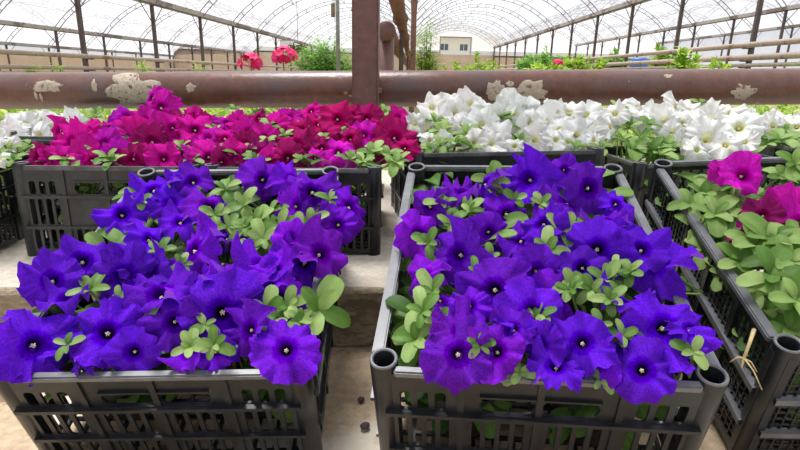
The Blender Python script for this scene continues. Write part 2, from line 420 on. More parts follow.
# ------------------------------------------------------------------ petunia pieces
def flower_mesh(seed, mat, cone, reflex, ruffle):
    """five-lobed ruffled trumpet of unit radius, limb facing +z, tube running down -z"""
    rnd = random.Random(seed); mb = MB(); NT = 60
    lob = [rnd.uniform(.86, 1.10) for _ in range(5)]; fold = [max(0, rnd.uniform(-1.0, 1.6 if seed % 2 else .9)) for _ in range(5)]
    ph = [rnd.uniform(0, 2 * PI) for _ in range(5)]; kk = rnd.choice((11, 13, 16)); k2 = rnd.choice((6, 7, 9))
    ring = [(.05, -1.0), (.065, -.7), (.085, -.38), (.11, -.19), (.155, -.07)]
    ts = [.22, .32, .42, .52, .62, .71, .80, .88, .94, 1.0]
    rows = []
    for (r, z) in ring:
        rows.append([mb.bm.verts.new((r * math.cos(2 * PI * k / NT), r * math.sin(2 * PI * k / NT), z)) for k in range(NT)])
    for t in ts:
        row = []
        for k in range(NT):
            a = 2 * PI * k / NT; u = a / (2 * PI) * 5; i = int(u) % 5; q = abs((u % 1) - .5) * 2     # q=1 at a notch, 0 on a lobe's midrib
            c = 1 - q ** 3.2
            rm = (.87 + .13 * c) * (1 + .035 * math.sin(kk * a + ph[1]) + .03 * math.sin(k2 * a + ph[0])) * (1 + (lob[i] - 1) * (1 - q))
            r = .155 + (rm - .155) * (t - .155) / .845
            z = cone * t - reflex * t ** 2.2
            z += ruffle * t ** 2 * (.13 * math.cos(a + ph[0]) + .15 * math.cos(2 * a + ph[1]) + .15 * math.cos(3 * a + ph[2]))
            z += ruffle * t ** 3 * (.16 * math.sin(k2 * a + ph[3]) + .10 * math.sin(kk * a + ph[4]) * t)
            z += .09 * t * (.5 - q ** 2) - .035 * math.exp(-(q / .15) ** 2) * t - .07 * t ** 1.5 * math.exp(-((1 - q) / .2) ** 2)
            f = fold[i] * (1 - q ** 2) * max(0, t - .45) ** 1.6
            z -= .9 * f; r *= 1 - .40 * f
            row.append(mb.bm.verts.new((r * math.cos(a), r * math.sin(a), z)))
        rows.append(row)
    for A, B in zip(rows, rows[1:]):
        for k in range(NT): mb.bm.faces.new((A[k], B[k], B[(k + 1) % NT], A[(k + 1) % NT]))
    me = mb.mesh('petals', mat, True)
    # the front of the limb must face +z
    s = sum(p.normal.z * p.area for p in me.polygons)
    if s < 0: me.flip_normals()
    return me
_shape = [(.10, .14, .9), (.02, .26, 1.1), (.25, .10, 1.0), (.16, .30, 1.3), (0, .42, 1.1), (.36, .05, 1.1), (.12, .18, 1.4), (.05, .10, 1.1), (.25, .48, 1.2), (.42, .3, 1.3)]
FL = {'violet': [flower_mesh(10 + i, M_VIOLET, c, x, 1.4 * u) for i, (c, x, u) in enumerate(_shape)],
      'magenta': [flower_mesh(30 + i, M_MAG, *s) for i, s in enumerate(_shape)],
      'white': [flower_mesh(50 + i, M_WHITE, *s) for i, s in enumerate(_shape)]}
mb = MB()
for i in range(5):
    a = 2 * PI * i / 5; mb.ellipsoid(Vector((.042 * math.cos(a), .042 * math.sin(a), -.09 + .02 * (i % 2))), .026, .020, .032, None, 7, 4)
mb.tube([(0, 0, -.6), (0, 0, -.02)], .02, 5)
STAMEN = mb.mesh('stamens', M_STAMEN, True, True)
mb = MB()
for i in range(5):
    a = 2 * PI * i / 5; d = Vector((math.cos(a), math.sin(a), 0))
    mb.leaf(Vector((0, 0, -1.02)) + d * .04, d * .45 + Vector((0, 0, 1)), d, .42, .13, .25, .2, .5, 4)
mb.tube([(0, 0, -1.06), (.03, 0, -1.3), (.06, .04, -1.7)], [.06, .03, .03], 6)
CALYX = mb.mesh('calyx', M_LEAF, True)

def plant(kind, label, M, pot=(.060, .095), group=None):
    """plant thing standing at M (its pot's foot); returns a record the flowers and leaves are added to"""
    t = thing('petunia_plant', label, 'petunia', M, group)
    mb = MB(); r, h = pot
    mb.lathe([(.004, .0), (r * .72, 0), (r, h), (r + .004, h), (r + .004, h - .010), (r - .003, h - .012), (r * .7, .004)], None, 20)
    p = mb.build('pot', M_POT, t, True)
    mb = MB(); mb.lathe([(.002, h - .008), (r * .5, h - .010), (r - .003, h - .014)], None, 16)
    mb.build('soil', M_SOIL, p, True)
    return dict(root=t, M=M, inv=M.inverted(), h=h, kind=kind, fol=MB(), fl=[], base=M @ Vector((0, 0, h - .012)), up=(M.to_3x3() @ Vector((0, 0, 1))).normalized())

def add_flower(P, pos, n, R, col, sub=True, var=None, spin=None):
    v = random.randrange(10) if var is None else var
    o = link('flower', FL[P['kind']][v], P['root'])
    W = Matrix.Translation(pos) @ frame(n, random.uniform(0, 2 * PI) if spin is None else spin) @ Matrix.Scale(R, 4)
    o.matrix_basis = P['inv'] @ W
    o.color = (*col, 1)
    if sub:
        link('stamens', STAMEN, o); link('calyx', CALYX, o)
    P['fl'].append((pos - n.normalized() * R * (1.7 if sub else 1.0), R))
    return o

def rosette(P, pos, n, Ln, k=6, tint=(.35, 1)):
    """tuft of leaves at a shoot tip"""
    fm = frame(n, random.uniform(0, 6)); fol = P['fol']
    for i in range(k):
        a = i * 2.4 + random.uniform(-.3, .3); tilt = .15 + .8 * (1 - i / k) + random.uniform(-.1, .2)
        d = fm.to_3x3() @ Vector((math.cos(a) * math.sin(tilt + .4), math.sin(a) * math.sin(tilt + .4), math.cos(tilt + .4)))
        l = Ln * (.55 + .55 * (1 - i / k)) * random.uniform(.85, 1.15)
        fol.leaf(P['inv'] @ pos, P['inv'].to_3x3() @ d, P['inv'].to_3x3() @ n, l, l * random.uniform(.40, .56), random.uniform(.1, .6), random.uniform(.1, .35), random.uniform(*tint))
    stem(P, pos)
def stem(P, end, r=.0022):
    b = P['inv'] @ P['base']; e = P['inv'] @ Vector(end)
    st = b + Vector((random.uniform(-1, 1), random.uniform(-1, 1), 0)) * .02
    mid = st.lerp(e, .55) + Vector((0, 0, .02))
    P['fol'].tube([st, st.lerp(mid, .6) + Vector((0, 0, .012)), mid, mid.lerp(e, .6), e], [r * 1.3, r * 1.1, r, r * .9, r * .8], 5, False, .75)

def fill_foliage(P, n, rad, z0, z1, Ln, tint=(0, .75)):
    """leaves of the body of the plant in its own frame, a mound between z0 and z1"""
    fol = P['fol']
    for i in range(n):
        a = random.uniform(0, 2 * PI); rr = math.sqrt(random.random()); z = z0 + (z1 - z0) * random.random() ** .8
        x, y = rad[0] * rr * math.cos(a), rad[1] * rr * math.sin(a)
        if i % 4 == 0: stem(P, P['M'] @ Vector((x * .8, y * .8, z)))
        d = Vector((math.cos(a) + random.uniform(-.6, .6), math.sin(a) + random.uniform(-.6, .6), random.uniform(-.15, .8)))
        l = Ln * random.uniform(.65, 1.25)
        b = Vector((x, y, z)); dn = d.normalized()
        e = b + dn * l                              # keep tips inside the crate cell
        s = max(abs(e.x) / (rad[0] * 1.18), abs(e.y) / (rad[1] * 1.18), 1); b.x /= s; b.y /= s
        fol.leaf(b, d, Vector((random.uniform(-.4, .4), random.uniform(-.4, .4), 1)), l, l * random.uniform(.42, .6), random.uniform(.1, .8), random.uniform(.05, .35), random.uniform(*tint))
def finish(P, mat=None):
    for (e, R) in P['fl']: stem(P, e, .0018)
    P['fol'].build('foliage', mat or M_LEAF, P['root'], True, False)

def nearest(Ps, pos): return min(Ps, key=lambda P: ((P['inv'] @ pos).to_2d()).length)

def crate_matrix(x, y, z, yaw, tilt, roll):
    return Matrix.Translation((x, y, z)) @ Matrix.Rotation(R_(yaw), 4, 'Z') @ Matrix.Rotation(R_(tilt), 4, 'X') @ Matrix.Rotation(R_(roll), 4, 'Y')
def grid_plants(kind, M, W, D, cols, rows, labeller, pot=(.060, .095), group=None):
    Ps = []
    for j in range(rows):
        for i in range(cols):
            x = -W / 2 + W * (i + .5) / cols; y = D * (j + .5) / rows
            x *= .90; y = D / 2 + (y - D / 2) * .90
            Ps.append(plant(kind, labeller(i, j), M @ Matrix.Translation((x, y, .012)), pot, group))
    return Ps
ROWN = ('nearest', 'middle', 'farthest')

# ------------------------------------------------------------------ front crates with violet petunias
def violet(lo=0.0):
    """petal pigment: lo=0 blue violet, 1 purple"""
    a = Vector((.085, .0, .56)); b = Vector((.26, .0, .58))
    c = a.lerp(b, min(1, max(0, lo + random.uniform(-.3, .3)))) * random.uniform(.8, 1.5)
    return (c.x, c.y, c.z)

def fill_front(Ps, M, H, flist, leaves, lo, hh=.022, lean=.55):
    upv = (M.to_3x3() @ Vector((0, 0, 1))).normalized(); p0 = M @ Vector((0, 0, H))
    for f in flist:
        px, py, r = f[:3]; h = f[3] if len(f) > 3 else hh + random.uniform(-.012, .014)
        pos = on_plane(px, py, p0 + upv * h, upv)
        tocam = (CAM - pos).normalized()
        n = upv * (1 - lean) + tocam * lean + Vector((random.uniform(-1, 1), random.uniform(-1, 1), random.uniform(-.6, .6))) * .68
        P = nearest(Ps, pos)
        if len(f) > 4: n = upv * .35 + tocam * .75
        add_flower(P, pos, n, r * 1.14 * depth(pos) / FPX, violet(lo(px, py)), True, f[4] if len(f) > 4 else None)
    for l in leaves:
        px, py, s = l[:3]; h = l[3] if len(l) > 3 else hh + .004; s *= .66
        pos = on_plane(px, py, p0 + upv * h, upv); tocam = (CAM - pos).normalized()
        P = nearest(Ps, pos)
        rosette(P, pos, upv * .6 + tocam * .4 + Vector((random.uniform(-.3, .3), random.uniform(-.3, .3), 0)), s * depth(pos) / FPX, random.choice((5, 6, 7)))
    for P in Ps:
        fill_foliage(P, 75, (.082, .068), .045, H - .012, .050)
        finish(P)

W0, D0 = .40, .52
MR = crate_matrix(.170, .594, .004, -4.7, 18.1, -2.1); HR = .221
ML = crate_matrix(-.315, .631, -.004, 3.0, 19.4, -1.6); HL = .190
MF = crate_matrix(.685, .648, .012, -3.5, 18.3, -4.8); HF = .233
crate(MR, W0, D0, HR, 'black slatted crate tipped towards the viewer, violet petunias, at centre right')
crate(ML, W0, D0, HL, 'black slatted crate tipped towards the viewer, blue-violet petunias, at front left')
crate(MF, W0, D0, HF, 'black mesh-sided crate at far right with sparse leafy petunias inside', None, None, 'grid', 'grid', 'lattice')
side = lambda i: 'left' if i == 0 else 'right'
PR = grid_plants('violet', MR, W0, D0, 2, 3, lambda i, j: f'violet petunia in the {ROWN[j]} row of the centre right crate, {side(i)} plant', (.058, .095), 'violet petunias in the centre right crate')
PL = grid_plants('violet', ML, W0, D0, 2, 3, lambda i, j: f'blue-violet petunia in the {ROWN[j]} row of the front left crate, {side(i)} plant', (.058, .085), 'blue-violet petunias in the front left crate')

FR = [(429, 207, 21), (461, 193, 18), (484, 184, 20), (529, 180, 26), (507, 214, 25), (489, 232, 20), (543, 224, 22), (521, 240, 24), (568, 203, 26), (589, 188, 26),
      (564, 170, 14), (605, 222, 24), (597, 250, 31), (620, 236, 18), (418, 234, 22), (459, 255, 32), (424, 276, 24), (494, 290, 34), (536, 272, 26), (558, 300, 28),
      (532, 313, 34), (463, 332, 30), (458, 354, 34, .020, 7), (497, 352, 28, .018), (540, 345, 24), (556, 367, 26, .012), (470, 306, 20), (582, 343, 30), (627, 304, 27), (664, 328, 38),
      (642, 370, 32, .016, 1), (660, 266, 30), (641, 250, 24), (582, 268, 22), (632, 232, 20), (610, 334, 22), (440, 300, 18), (513, 330, 22), (600, 362, 22, .012), (690, 330, 20), (548, 246, 20), (616, 204, 16)]
LR = [(441, 203, 34), (470, 212, 26), (491, 180, 36), (429, 243, 28), (490, 258, 22), (541, 204, 24), (561, 232, 44), (548, 252, 38), (571, 285, 34), (592, 290, 32), (433, 292, 40),
      (416, 340, 50, .0), (423, 312, 40), (570, 290, 28), (622, 336, 34), (693, 352, 28), (515, 200, 24), (604, 280, 36), (610, 300, 30), (545, 330, 28), (520, 372, 26, 0), (600, 380, 24, 0),
      (615, 268, 26), (450, 225, 24), (580, 228, 24), (475, 272, 26), (512, 296, 24), (600, 325, 28), (480, 345, 26), (440, 320, 26), (630, 272, 28), (535, 318, 30)]
fill_front(PR, MR, HR, FR, LR, lambda px, py: .62 - (px - 400) / 420)
FLs = [(35, 345, 38, .02), (14, 350, 30, .02), (52, 281, 27, .035, 6), (82, 262, 28), (107, 333, 34), (124, 276, 32), (161, 296, 32), (192, 308, 26), (66, 300, 22), (223, 313, 40), (286, 350, 32, .034, 0), (262, 268, 32),
       (305, 262, 30), (153, 190, 24), (193, 182, 20), (210, 207, 27), (227, 238, 24), (193, 250, 30), (150, 240, 22), (153, 275, 26), (263, 180, 22), (293, 180, 22), (313, 192, 27), (297, 206, 22),
       (350, 207, 24), (320, 254, 28), (243, 285, 34), (277, 272, 24), (200, 283, 24), (122, 215, 22), (180, 222, 22), (140, 262, 22), (174, 322, 26), (134, 352, 24, .012), (88, 352, 20, .012), (190, 355, 20, .01), (170, 204, 20),
       (250, 330, 26, .03), (215, 352, 18, .012), (280, 298, 24), (338, 225, 20), (290, 238, 18, .045)]
LLs = [(226, 190, 36), (245, 205, 34), (262, 240, 40), (228, 226, 28), (160, 252, 26), (148, 258, 22), (90, 291, 34), (214, 345, 30), (190, 347, 30), (268, 312, 40), (318, 310, 54), (288, 306, 36), (172, 352, 24, 0),
       (140, 202, 22), (256, 222, 32), (280, 226, 32), (310, 222, 30), (330, 200, 24), (215, 215, 24), (182, 265, 22), (120, 300, 24), (205, 325, 26), (300, 232, 30), (270, 212, 28), (130, 235, 20), (245, 228, 30), (150, 320, 26), (68, 345, 28, .02), (232, 290, 26), (270, 330, 32), (300, 320, 34), (250, 250, 28)]
fill_front(PL, ML, HL, FLs, LLs, lambda px, py: .02 + (px - 120) / 330)

# far right crate, mostly leaves
def tilt_leaf(P, px, py, s, h, M, H, tint=(.3, 1)):
    upv = (M.to_3x3() @ Vector((0, 0, 1))).normalized(); pos = on_plane(px, py, M @ Vector((0, 0, H)) + upv * h, upv)
    rosette(P(pos), pos, upv * .8 + (CAM - pos).normalized() * .25, s * .66 * depth(pos) / FPX, 7, tint)
PF = grid_plants('magenta', MF, W0, D0, 2, 3, lambda i, j: f'leafy magenta petunia in the {ROWN[j]} row of the mesh-sided crate, {side(i)} plant', (.060, .095), 'magenta petunias in the mesh-sided crate')
upF = (MF.to_3x3() @ Vector((0, 0, 1))).normalized(); p0F = MF @ Vector((0, 0, HF))
for (px, py, r, h, col) in [(742, 176, 24, .045, (.74, .005, .60)), (722, 173, 14, .045, (.62, .005, .45)), (762, 216, 18, .03, (.26, .004, .10)), (752, 232, 14, .02, (.26, .004, .10)), (790, 208, 24, .035, (.62, .003, .40)), (802, 222, 24, .035, (.66, .003, .50)), (738, 240, 9, .01, (.40, .01, .2)), (775, 202, 13, .03, (.26, .004, .1))]:
    pos = on_plane(px, py, p0F + upF * h, upF); n = upF * .5 + (CAM - pos).normalized() * .5 + Vector((random.uniform(-.4, .4), random.uniform(-.3, .3), random.uniform(-.3, .3)))
    add_flower(nearest(PF, pos), pos, n, r * 1.1 * depth(pos) / FPX, col)
for (px, py, s, h) in [(690, 205, 38, .0), (702, 195, 40, .01), (715, 215, 40, .01), (695, 228, 42, -.02), (755, 245, 52, .02), (770, 240, 50, .03), (740, 262, 46, 0), (785, 262, 56, .02), (770, 275, 60, .02), (795, 300, 60, .02), (720, 240, 40, -.02), (732, 222, 44, 0),
                       (708, 250, 34, -.03), (725, 275, 40, -.03), (752, 290, 44, -.02), (765, 310, 44, -.03), (790, 235, 40, .03), (800, 185, 40, .03), (785, 180, 36, .03), (795, 165, 34, .05), (745, 200, 34, 0), (790, 330, 50, -.02), (800, 270, 60, .0), (712, 186, 30, .0), (750, 222, 40, .01)]:
    tilt_leaf(lambda p: nearest(PF, p), px, py, s, h, MF, HF)
for P in PF:
    fill_foliage(P, 55, (.080, .068), .06, HF - .05, .066, (0, .8)); finish(P, M_LEAF)

# ------------------------------------------------------------------ row of level crates behind
STEPZ = .122
YAW = 5.5
def row_matrix(xl, yl, z, yaw, W):
    """front-left bottom corner (xl,yl), yaw degrees -> crate matrix (origin mid front)"""
    a = R_(yaw); return Matrix.Translation((xl + W / 2 * math.cos(a), yl + W / 2 * math.sin(a), z)) @ Matrix.Rotation(a, 4, 'Z')
MM1 = row_matrix(-.870, 1.118, STEPZ, YAW, W0); MM2 = row_matrix(-.462, 1.160, STEPZ, YAW - 1, W0)
HM = .208
M_RIMD = plastic('dusty rim with sky sheen', (.06, .062, .066), .45, .6, (.26, .26, .27))  # sky sheen in the base grey here too, darker, under more dust
crate(MM1, W0, .46, HM, 'dusty black crate on the concrete step, bright magenta petunias, left one of two', M_PLASTG, M_RIMD, 'solid')
crate(MM2, W0, .46, HM, 'black crate on the concrete step, crimson and magenta petunias, beside centre gap', M_PLAST, M_RIM, 'slots')
PM1 = grid_plants('magenta', MM1, W0, .46, 2, 3, lambda i, j: f'magenta petunia in the {ROWN[j]} row of the dusty crate at left, {side(i)} plant', (.060, .10), 'magenta petunias on the step')
PM2 = grid_plants('magenta', MM2, W0, .46, 2, 3, lambda i, j: f'crimson-magenta petunia in the {ROWN[j]} row of the crate left of the centre gap, {side(i)} plant', (.060, .10), 'magenta petunias on the step')
MAGC = {'m': (.66, .003, .34), 'd': (.30, .001, .10), 'c': (.46, .001, .11), 'p': (.80, .008, .58), 'v': (.52, .004, .46)}
MAG = [(160, 108, 18, 'm'), (152, 98, 12, 'v'), (71, 143, 22, 'm'), (40, 158, 14, 'd'), (104, 143, 17, 'v'), (127, 119, 17, 'v'), (138, 137, 17, 'm'), (164, 159, 15, 'm'), (153, 142, 16, 'd'), (133, 159, 14, 'd'), (195, 130, 16, 'm'), (204, 150, 15, 'v'), (91, 160, 12, 'd'), (55, 158, 12, 'm'), (80, 158, 14, 'm'),
       (311, 111, 11, 'm'), (338, 119, 16, 'c'), (367, 119, 13, 'c'), (395, 138, 18, 'c'), (398, 118, 10, 'm'), (364, 135, 15, 'p'), (338, 152, 17, 'p'), (295, 146, 20, 'd'), (288, 158, 16, 'd'), (302, 131, 13, 'c'), (273, 126, 14, 'm'), (249, 132, 14, 'm'), (224, 138, 17, 'm'), (209, 141, 17, 'v'), (227, 123, 12, 'v'),
       (209, 157, 16, 'm'), (245, 145, 13, 'd'), (315, 158, 11, 'p'), (280, 121, 11, 'p'), (88, 131, 13, 'm'), (110, 126, 13, 'm'), (180, 124, 14, 'd'), (184, 146, 15, 'm'), (118, 154, 13, 'v'), (150, 156, 12, 'm'), (235, 154, 13, 'm'), (262, 152, 13, 'd'), (264, 138, 13, 'm'), (325, 135, 13, 'c'), (350, 139, 13, 'c'), (380, 128, 13, 'c'), (405, 148, 12, 'c'), (183, 161, 13, 'v'), (222, 162, 12, 'd'), (172, 128, 13, 'm'), (270, 160, 12, 'm'), (385, 150, 13, 'c'), (146, 122, 13, 'm'), (318, 124, 12, 'c'), (322, 148, 12, 'd'), (240, 122, 11, 'm'), (258, 118, 10, 'd'), (290, 118, 10, 'm'), (352, 116, 11, 'c'), (64, 160, 13, 'm'), (60, 130, 12, 'm'), (192, 116, 10, 'm'), (210, 120, 10, 'd')]
def row_pos(px, py, pts):
    """point on the sloping top of a bed of flowers: pts=(py_front,y_front,py_back,y_back,yaw)"""
    pf, yf, pb, yb, yaw = pts
    t = min(1.05, max(0, (pf - py) / (pf - pb))); y = yf + (yb - yf) * t
    d = ray(px, py); x = d.x / d.y * y
    return at_y(px, py, y + math.tan(R_(yaw)) * x)
def row_flowers(flist, Ps, pts, colf, sub=False, lean=.85, scale=1.26):
    for f in flist:
        px, py, r = f[:3]; pos = row_pos(px, py, pts)
        n = Vector((random.uniform(-.6, .6), -lean + random.uniform(-.3, .4), .50 + random.uniform(-.3, .3)))
        add_flower(nearest(Ps, pos), pos, n, r * scale * depth(pos) / FPX, colf(f), sub)
def row_leaves(llist, Ps, pts, tint=(.3, 1)):
    for (px, py, s) in llist:
        s *= .66
        pos = row_pos(px, py, pts)
        rosette(nearest(Ps, pos), pos, Vector((random.uniform(-.3, .3), -.35, 1)), s * depth(pos) / FPX, 6, tint)
ptsM = (168, 1.20, 98, 1.62, YAW)
row_flowers(MAG, PM1 + PM2, ptsM, lambda f: tuple(c * random.uniform(.85, 1.15) for c in MAGC[f[3]]), True)
row_leaves([(108, 158, 24), (113, 162, 22), (65, 160, 22), (182, 148, 24), (192, 160, 22), (250, 150, 22), (268, 143, 24), (256, 160, 22), (372, 154, 30), (388, 156, 32), (395, 163, 26), (150, 130, 20), (285, 136, 20), (322, 142, 22), (218, 150, 22), (80, 150, 20), (362, 162, 22), (350, 160, 22), (268, 126, 20), (96, 118, 18), (385, 112, 20), (378, 148, 20), (235, 110, 14), (340, 132, 18), (130, 148, 18), (215, 130, 16), (400, 160, 22), (170, 150, 18), (300, 160, 20)], PM1 + PM2, ptsM)
for P in PM1 + PM2:
    fill_foliage(P, 42, (.082, .060), .06, HM + .005, .050); finish(P)

# white petunias
MW1 = row_matrix(.008, 1.315, STEPZ, 10, .52) @ Matrix.Rotation(R_(-1.0), 4, 'Y'); HW = .232
MW2 = row_matrix(.60, 1.405, STEPZ, 4, .52)
MW3 = row_matrix(-1.335, 1.060, STEPZ, YAW, W0)
MW4 = row_matrix(1.20, 1.66, STEPZ, 4, .52)
MW5 = row_matrix(-1.30, 1.60, STEPZ, YAW, .52)
crate(MW1, .52, .40, HW, 'black crate of white petunias behind the centre right violet crate', M_PLAST, M_RIMD, 'slots')
crate(MW2, .52, .40, .20, 'black crate of white petunias behind the mesh-sided crate', M_PLAST, M_RIMD, 'slots')
crate(MW3, W0, .46, HM, 'black crate on the step at the left edge, white petunias', M_PLAST, M_RIMD, 'slots')
crate(MW4, .52, .40, .22, 'black crate at the right edge under the pipe, white petunias', M_PLASTG, M_RIMD, 'lattice')
crate(MW5, .52, .40, HM, 'black crate of white petunias behind the dusty magenta crate', M_PLAST, M_RIMD, 'slots')
LRw = lambda i: ('left', 'middle', 'right')[i]
PW1 = grid_plants('white', MW1, .52, .40, 3, 2, lambda i, j: f'white petunia in the {("front", "back")[j]} row behind the centre right crate, {LRw(i)} plant', (.06, .10), 'white petunias')
PW2 = grid_plants('white', MW2, .52, .40, 3, 2, lambda i, j: f'white petunia in the {("front", "back")[j]} row behind the mesh-sided crate, {LRw(i)} plant', (.06, .10), 'white petunias')
PW3 = grid_plants('white', MW3, W0, .46, 2, 2, lambda i, j: f'white petunia in the {("front", "back")[j]} row of the crate at the left edge, {side(i)} plant', (.06, .10), 'white petunias')
PW4 = grid_plants('white', MW4, .52, .40, 2, 1, lambda i, j: f'white petunia in the crate at the right edge under the pipe, {side(i)} plant', (.06, .10), 'white petunias')
PW5 = grid_plants('white', MW5, .52, .40, 3, 1, lambda i, j: f'white petunia peeping out behind the dusty magenta crate, {LRw(i)} plant', (.06, .10), 'white petunias')
WHT1 = [(432, 108, 14), (446, 106, 13), (470, 104, 12), (415, 124, 10), (430, 140, 10), (455, 113, 13), (482, 126, 18), (508, 102, 12), (514, 113, 16), (497, 136, 13), (539, 111, 14), (548, 123, 15), (531, 123, 14), (535, 140, 14), (569, 113, 15), (586, 115, 14), (577, 135, 14), (598, 125, 14), (615, 114, 12), (556, 140, 12), (560, 129, 13), (491, 144, 12), (474, 142, 11), (594, 140, 12), (611, 127, 12), (440, 118, 12), (462, 124, 11), (500, 118, 12), (525, 108, 12), (555, 112, 12), (484, 110, 12), (568, 142, 11), (445, 142, 9), (515, 146, 11), (585, 146, 10)]
WHT2 = [(625, 108, 12), (638, 108, 12), (655, 116, 14), (665, 121, 13), (676, 108, 14), (684, 124, 14), (707, 139, 19), (697, 127, 15), (739, 128, 19), (731, 114, 14), (710, 120, 15), (726, 145, 15), (697, 150, 12), (752, 122, 11), (645, 120, 10), (690, 112, 12), (718, 130, 14), (745, 142, 11), (705, 108, 11), (672, 132, 10)]
WHT4 = [(773, 126, 12), (788, 119, 14), (797, 127, 12), (768, 120, 9), (810, 122, 14)]
WHT3 = [(5, 134, 12), (1, 159, 8), (10, 146, 10), (-8, 150, 12), (-10, 136, 12), (3, 148, 8)]
WHT5 = [(15, 126, 12), (26, 124, 12), (43, 122, 13), (40, 136, 17), (22, 138, 12), (64, 121, 12), (78, 123, 10), (32, 147, 12), (52, 129, 12), (50, 142, 12), (60, 134, 10), (72, 130, 9)]
wcol = lambda f: (random.uniform(.86, .92), random.uniform(.87, .92), random.uniform(.86, .92))
p1 = (152, 1.36, 103, 1.68, 10); p2 = (160, 1.44, 106, 1.80, 4); p3 = (168, 1.14, 118, 1.5, YAW); p4 = (160, 1.60, 118, 1.80, 4); p5 = (155, 1.72, 118, 1.95, YAW)
row_flowers(WHT1, PW1, p1, wcol, True); row_flowers(WHT2, PW2, p2, wcol, True); row_flowers(WHT3, PW3, p3, wcol, True); row_flowers(WHT4, PW4, p4, wcol, True); row_flowers(WHT5, PW5, p5, wcol, True)
row_leaves([(435, 122, 22), (442, 132, 30), (466, 134, 26), (440, 145, 26), (500, 118, 30), (505, 128, 24), (455, 145, 24), (520, 140, 18), (430, 150, 20), (470, 148, 22), (575, 148, 20), (600, 148, 22)], PW1, p1)
row_leaves([(628, 128, 28), (640, 138, 34), (632, 150, 34), (650, 150, 34), (665, 145, 32), (622, 140, 26), (617, 108, 18), (700, 104, 18), (660, 155, 30), (648, 125, 22)], PW2, p2)
row_leaves([(8, 150, 24), (14, 160, 22), (-2, 155, 22)], PW3, p3)
row_leaves([(30, 155, 24), (20, 155, 22), (95, 114, 18), (88, 128, 18), (60, 150, 20), (40, 150, 20)], PW5, p5)
row_leaves([(778, 140, 30), (790, 142, 26), (765, 145, 26), (785, 130, 18)], PW4, p4)
for P in PW1 + PW2 + PW3 + PW4 + PW5:
    fill_foliage(P, 40, (.080, .085), .06, .175 if P in PW2 else .20, .058, (.1, .9)); finish(P)

# ------------------------------------------------------------------ ground, floor, step
def ground_grid(x0, x1, y0, y1, nx, ny, zf):
    mb = MB(); g = [[mb.bm.verts.new((x0 + (x1 - x0) * i / nx, y0 + (y1 - y0) * j / ny, zf(x0 + (x1 - x0) * i / nx, y0 + (y1 - y0) * j / ny))) for i in range(nx + 1)] for j in range(ny + 1)]
    for j in range(ny):
        for i in range(nx): mb.bm.faces.new((g[j][i], g[j][i + 1], g[j + 1][i + 1], g[j + 1][i]))
    return mb
struct(ground_grid(-2.4, 2.4, -1.5, 1.2, 60, 40, lambda x, y: .003 * noise.noise((x * 5, y * 5, 0)) - .002).build('floor', M_CONC, None, True))
mb = MB()
NX = 120
edge = lambda x: .992 + x * math.tan(R_(5.0)) * .85
rows = []
for (k, zf) in ((0, 0), (1, .03), (2, .06), (3, .09), (4, .112), (5, STEPZ)):
    row = []
    for i in range(NX + 1):
        x = -2.4 + 4.8 * i / NX
        w = noise.noise((x * 9, k * 3.1, 1)) * .010 + noise.noise((x * 30, k * 7, 4)) * .004
        row.append(mb.bm.verts.new((x, edge(x) + w * (1 if 0 < k else .3) + (.010 if k == 5 else 0) - (.006 if k == 0 else 0), zf + (noise.noise((x * 12, k, 9)) * .003 if k < 5 else 0))))
    rows.append(row)
for A, B in zip(rows, rows[1:]):
    for i in range(NX): mb.bm.faces.new((A[i], A[i + 1], B[i + 1], B[i]))
nf = len(mb.bm.faces)
back = [mb.bm.verts.new((-2.4 + 4.8 * i / NX, 2.35, STEPZ)) for i in range(NX + 1)]
for i in range(NX): mb.bm.faces.new((rows[-1][i], rows[-1][i + 1], back[i + 1], back[i]))
bot = [mb.bm.verts.new((-2.4 + 4.8 * i / NX, 2.35, 0)) for i in range(NX + 1)]
for i in range(NX): mb.bm.faces.new((back[i], back[i + 1], bot[i + 1], bot[i]))
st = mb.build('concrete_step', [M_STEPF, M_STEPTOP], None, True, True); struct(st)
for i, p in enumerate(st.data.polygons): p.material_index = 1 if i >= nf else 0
struct(ground_grid(-40, 40, -20, 70, 40, 45, lambda x, y: -.012).build('ground', M_GROUND, None, True))

for (px, py, s, lab) in [(361, 401, .0055, 'small dark pebble on the floor between the front crates, farther one'), (365, 428, .007, 'small dark pebble on the floor between the front crates, nearer one')]:
    p = at_z(px, py, .001); mb = MB()
    mb.ellipsoid(Vector((0, 0, s * .6)), s * 1.2, s, s * .75, Matrix.Rotation(.6, 4, 'Z'), 10, 6)
    for v in mb.bm.verts: v.co += Vector((noise.noise(v.co * 300), noise.noise(v.co * 300 + Vector((5, 0, 0))), 0)) * s * .15
    o = mb.build('pebble', M_STONE, None, True); o.location = p; tag(o, lab, 'pebble', 'pebbles on the floor')
# dry stem hooked over the mesh crate's rim
mb = MB(); upv = upF
q = [on_plane(x, y, p0F + upF * h, upF) for (x, y, h) in ((754, 330, .006), (750, 342, .010), (744, 358, -.012), (741, 368, -.02))]
mb.tube(q, [.0028, .0022, .002, .0014], 6)
for (x, y) in ((730, 362), (757, 372), (762, 390), (748, 356)):
    e = on_plane(x, y, p0F - upF * .02, upF); mb.tube([q[2], q[2].lerp(e, .5) + Vector((0, 0, .004)), e], [.0014, .0011, .0008], 5)
tag(mb.build('dry_stem', M_TWIG, None, True), 'dried yellow plant stem hooked over the rim of the mesh-sided crate', 'stem')

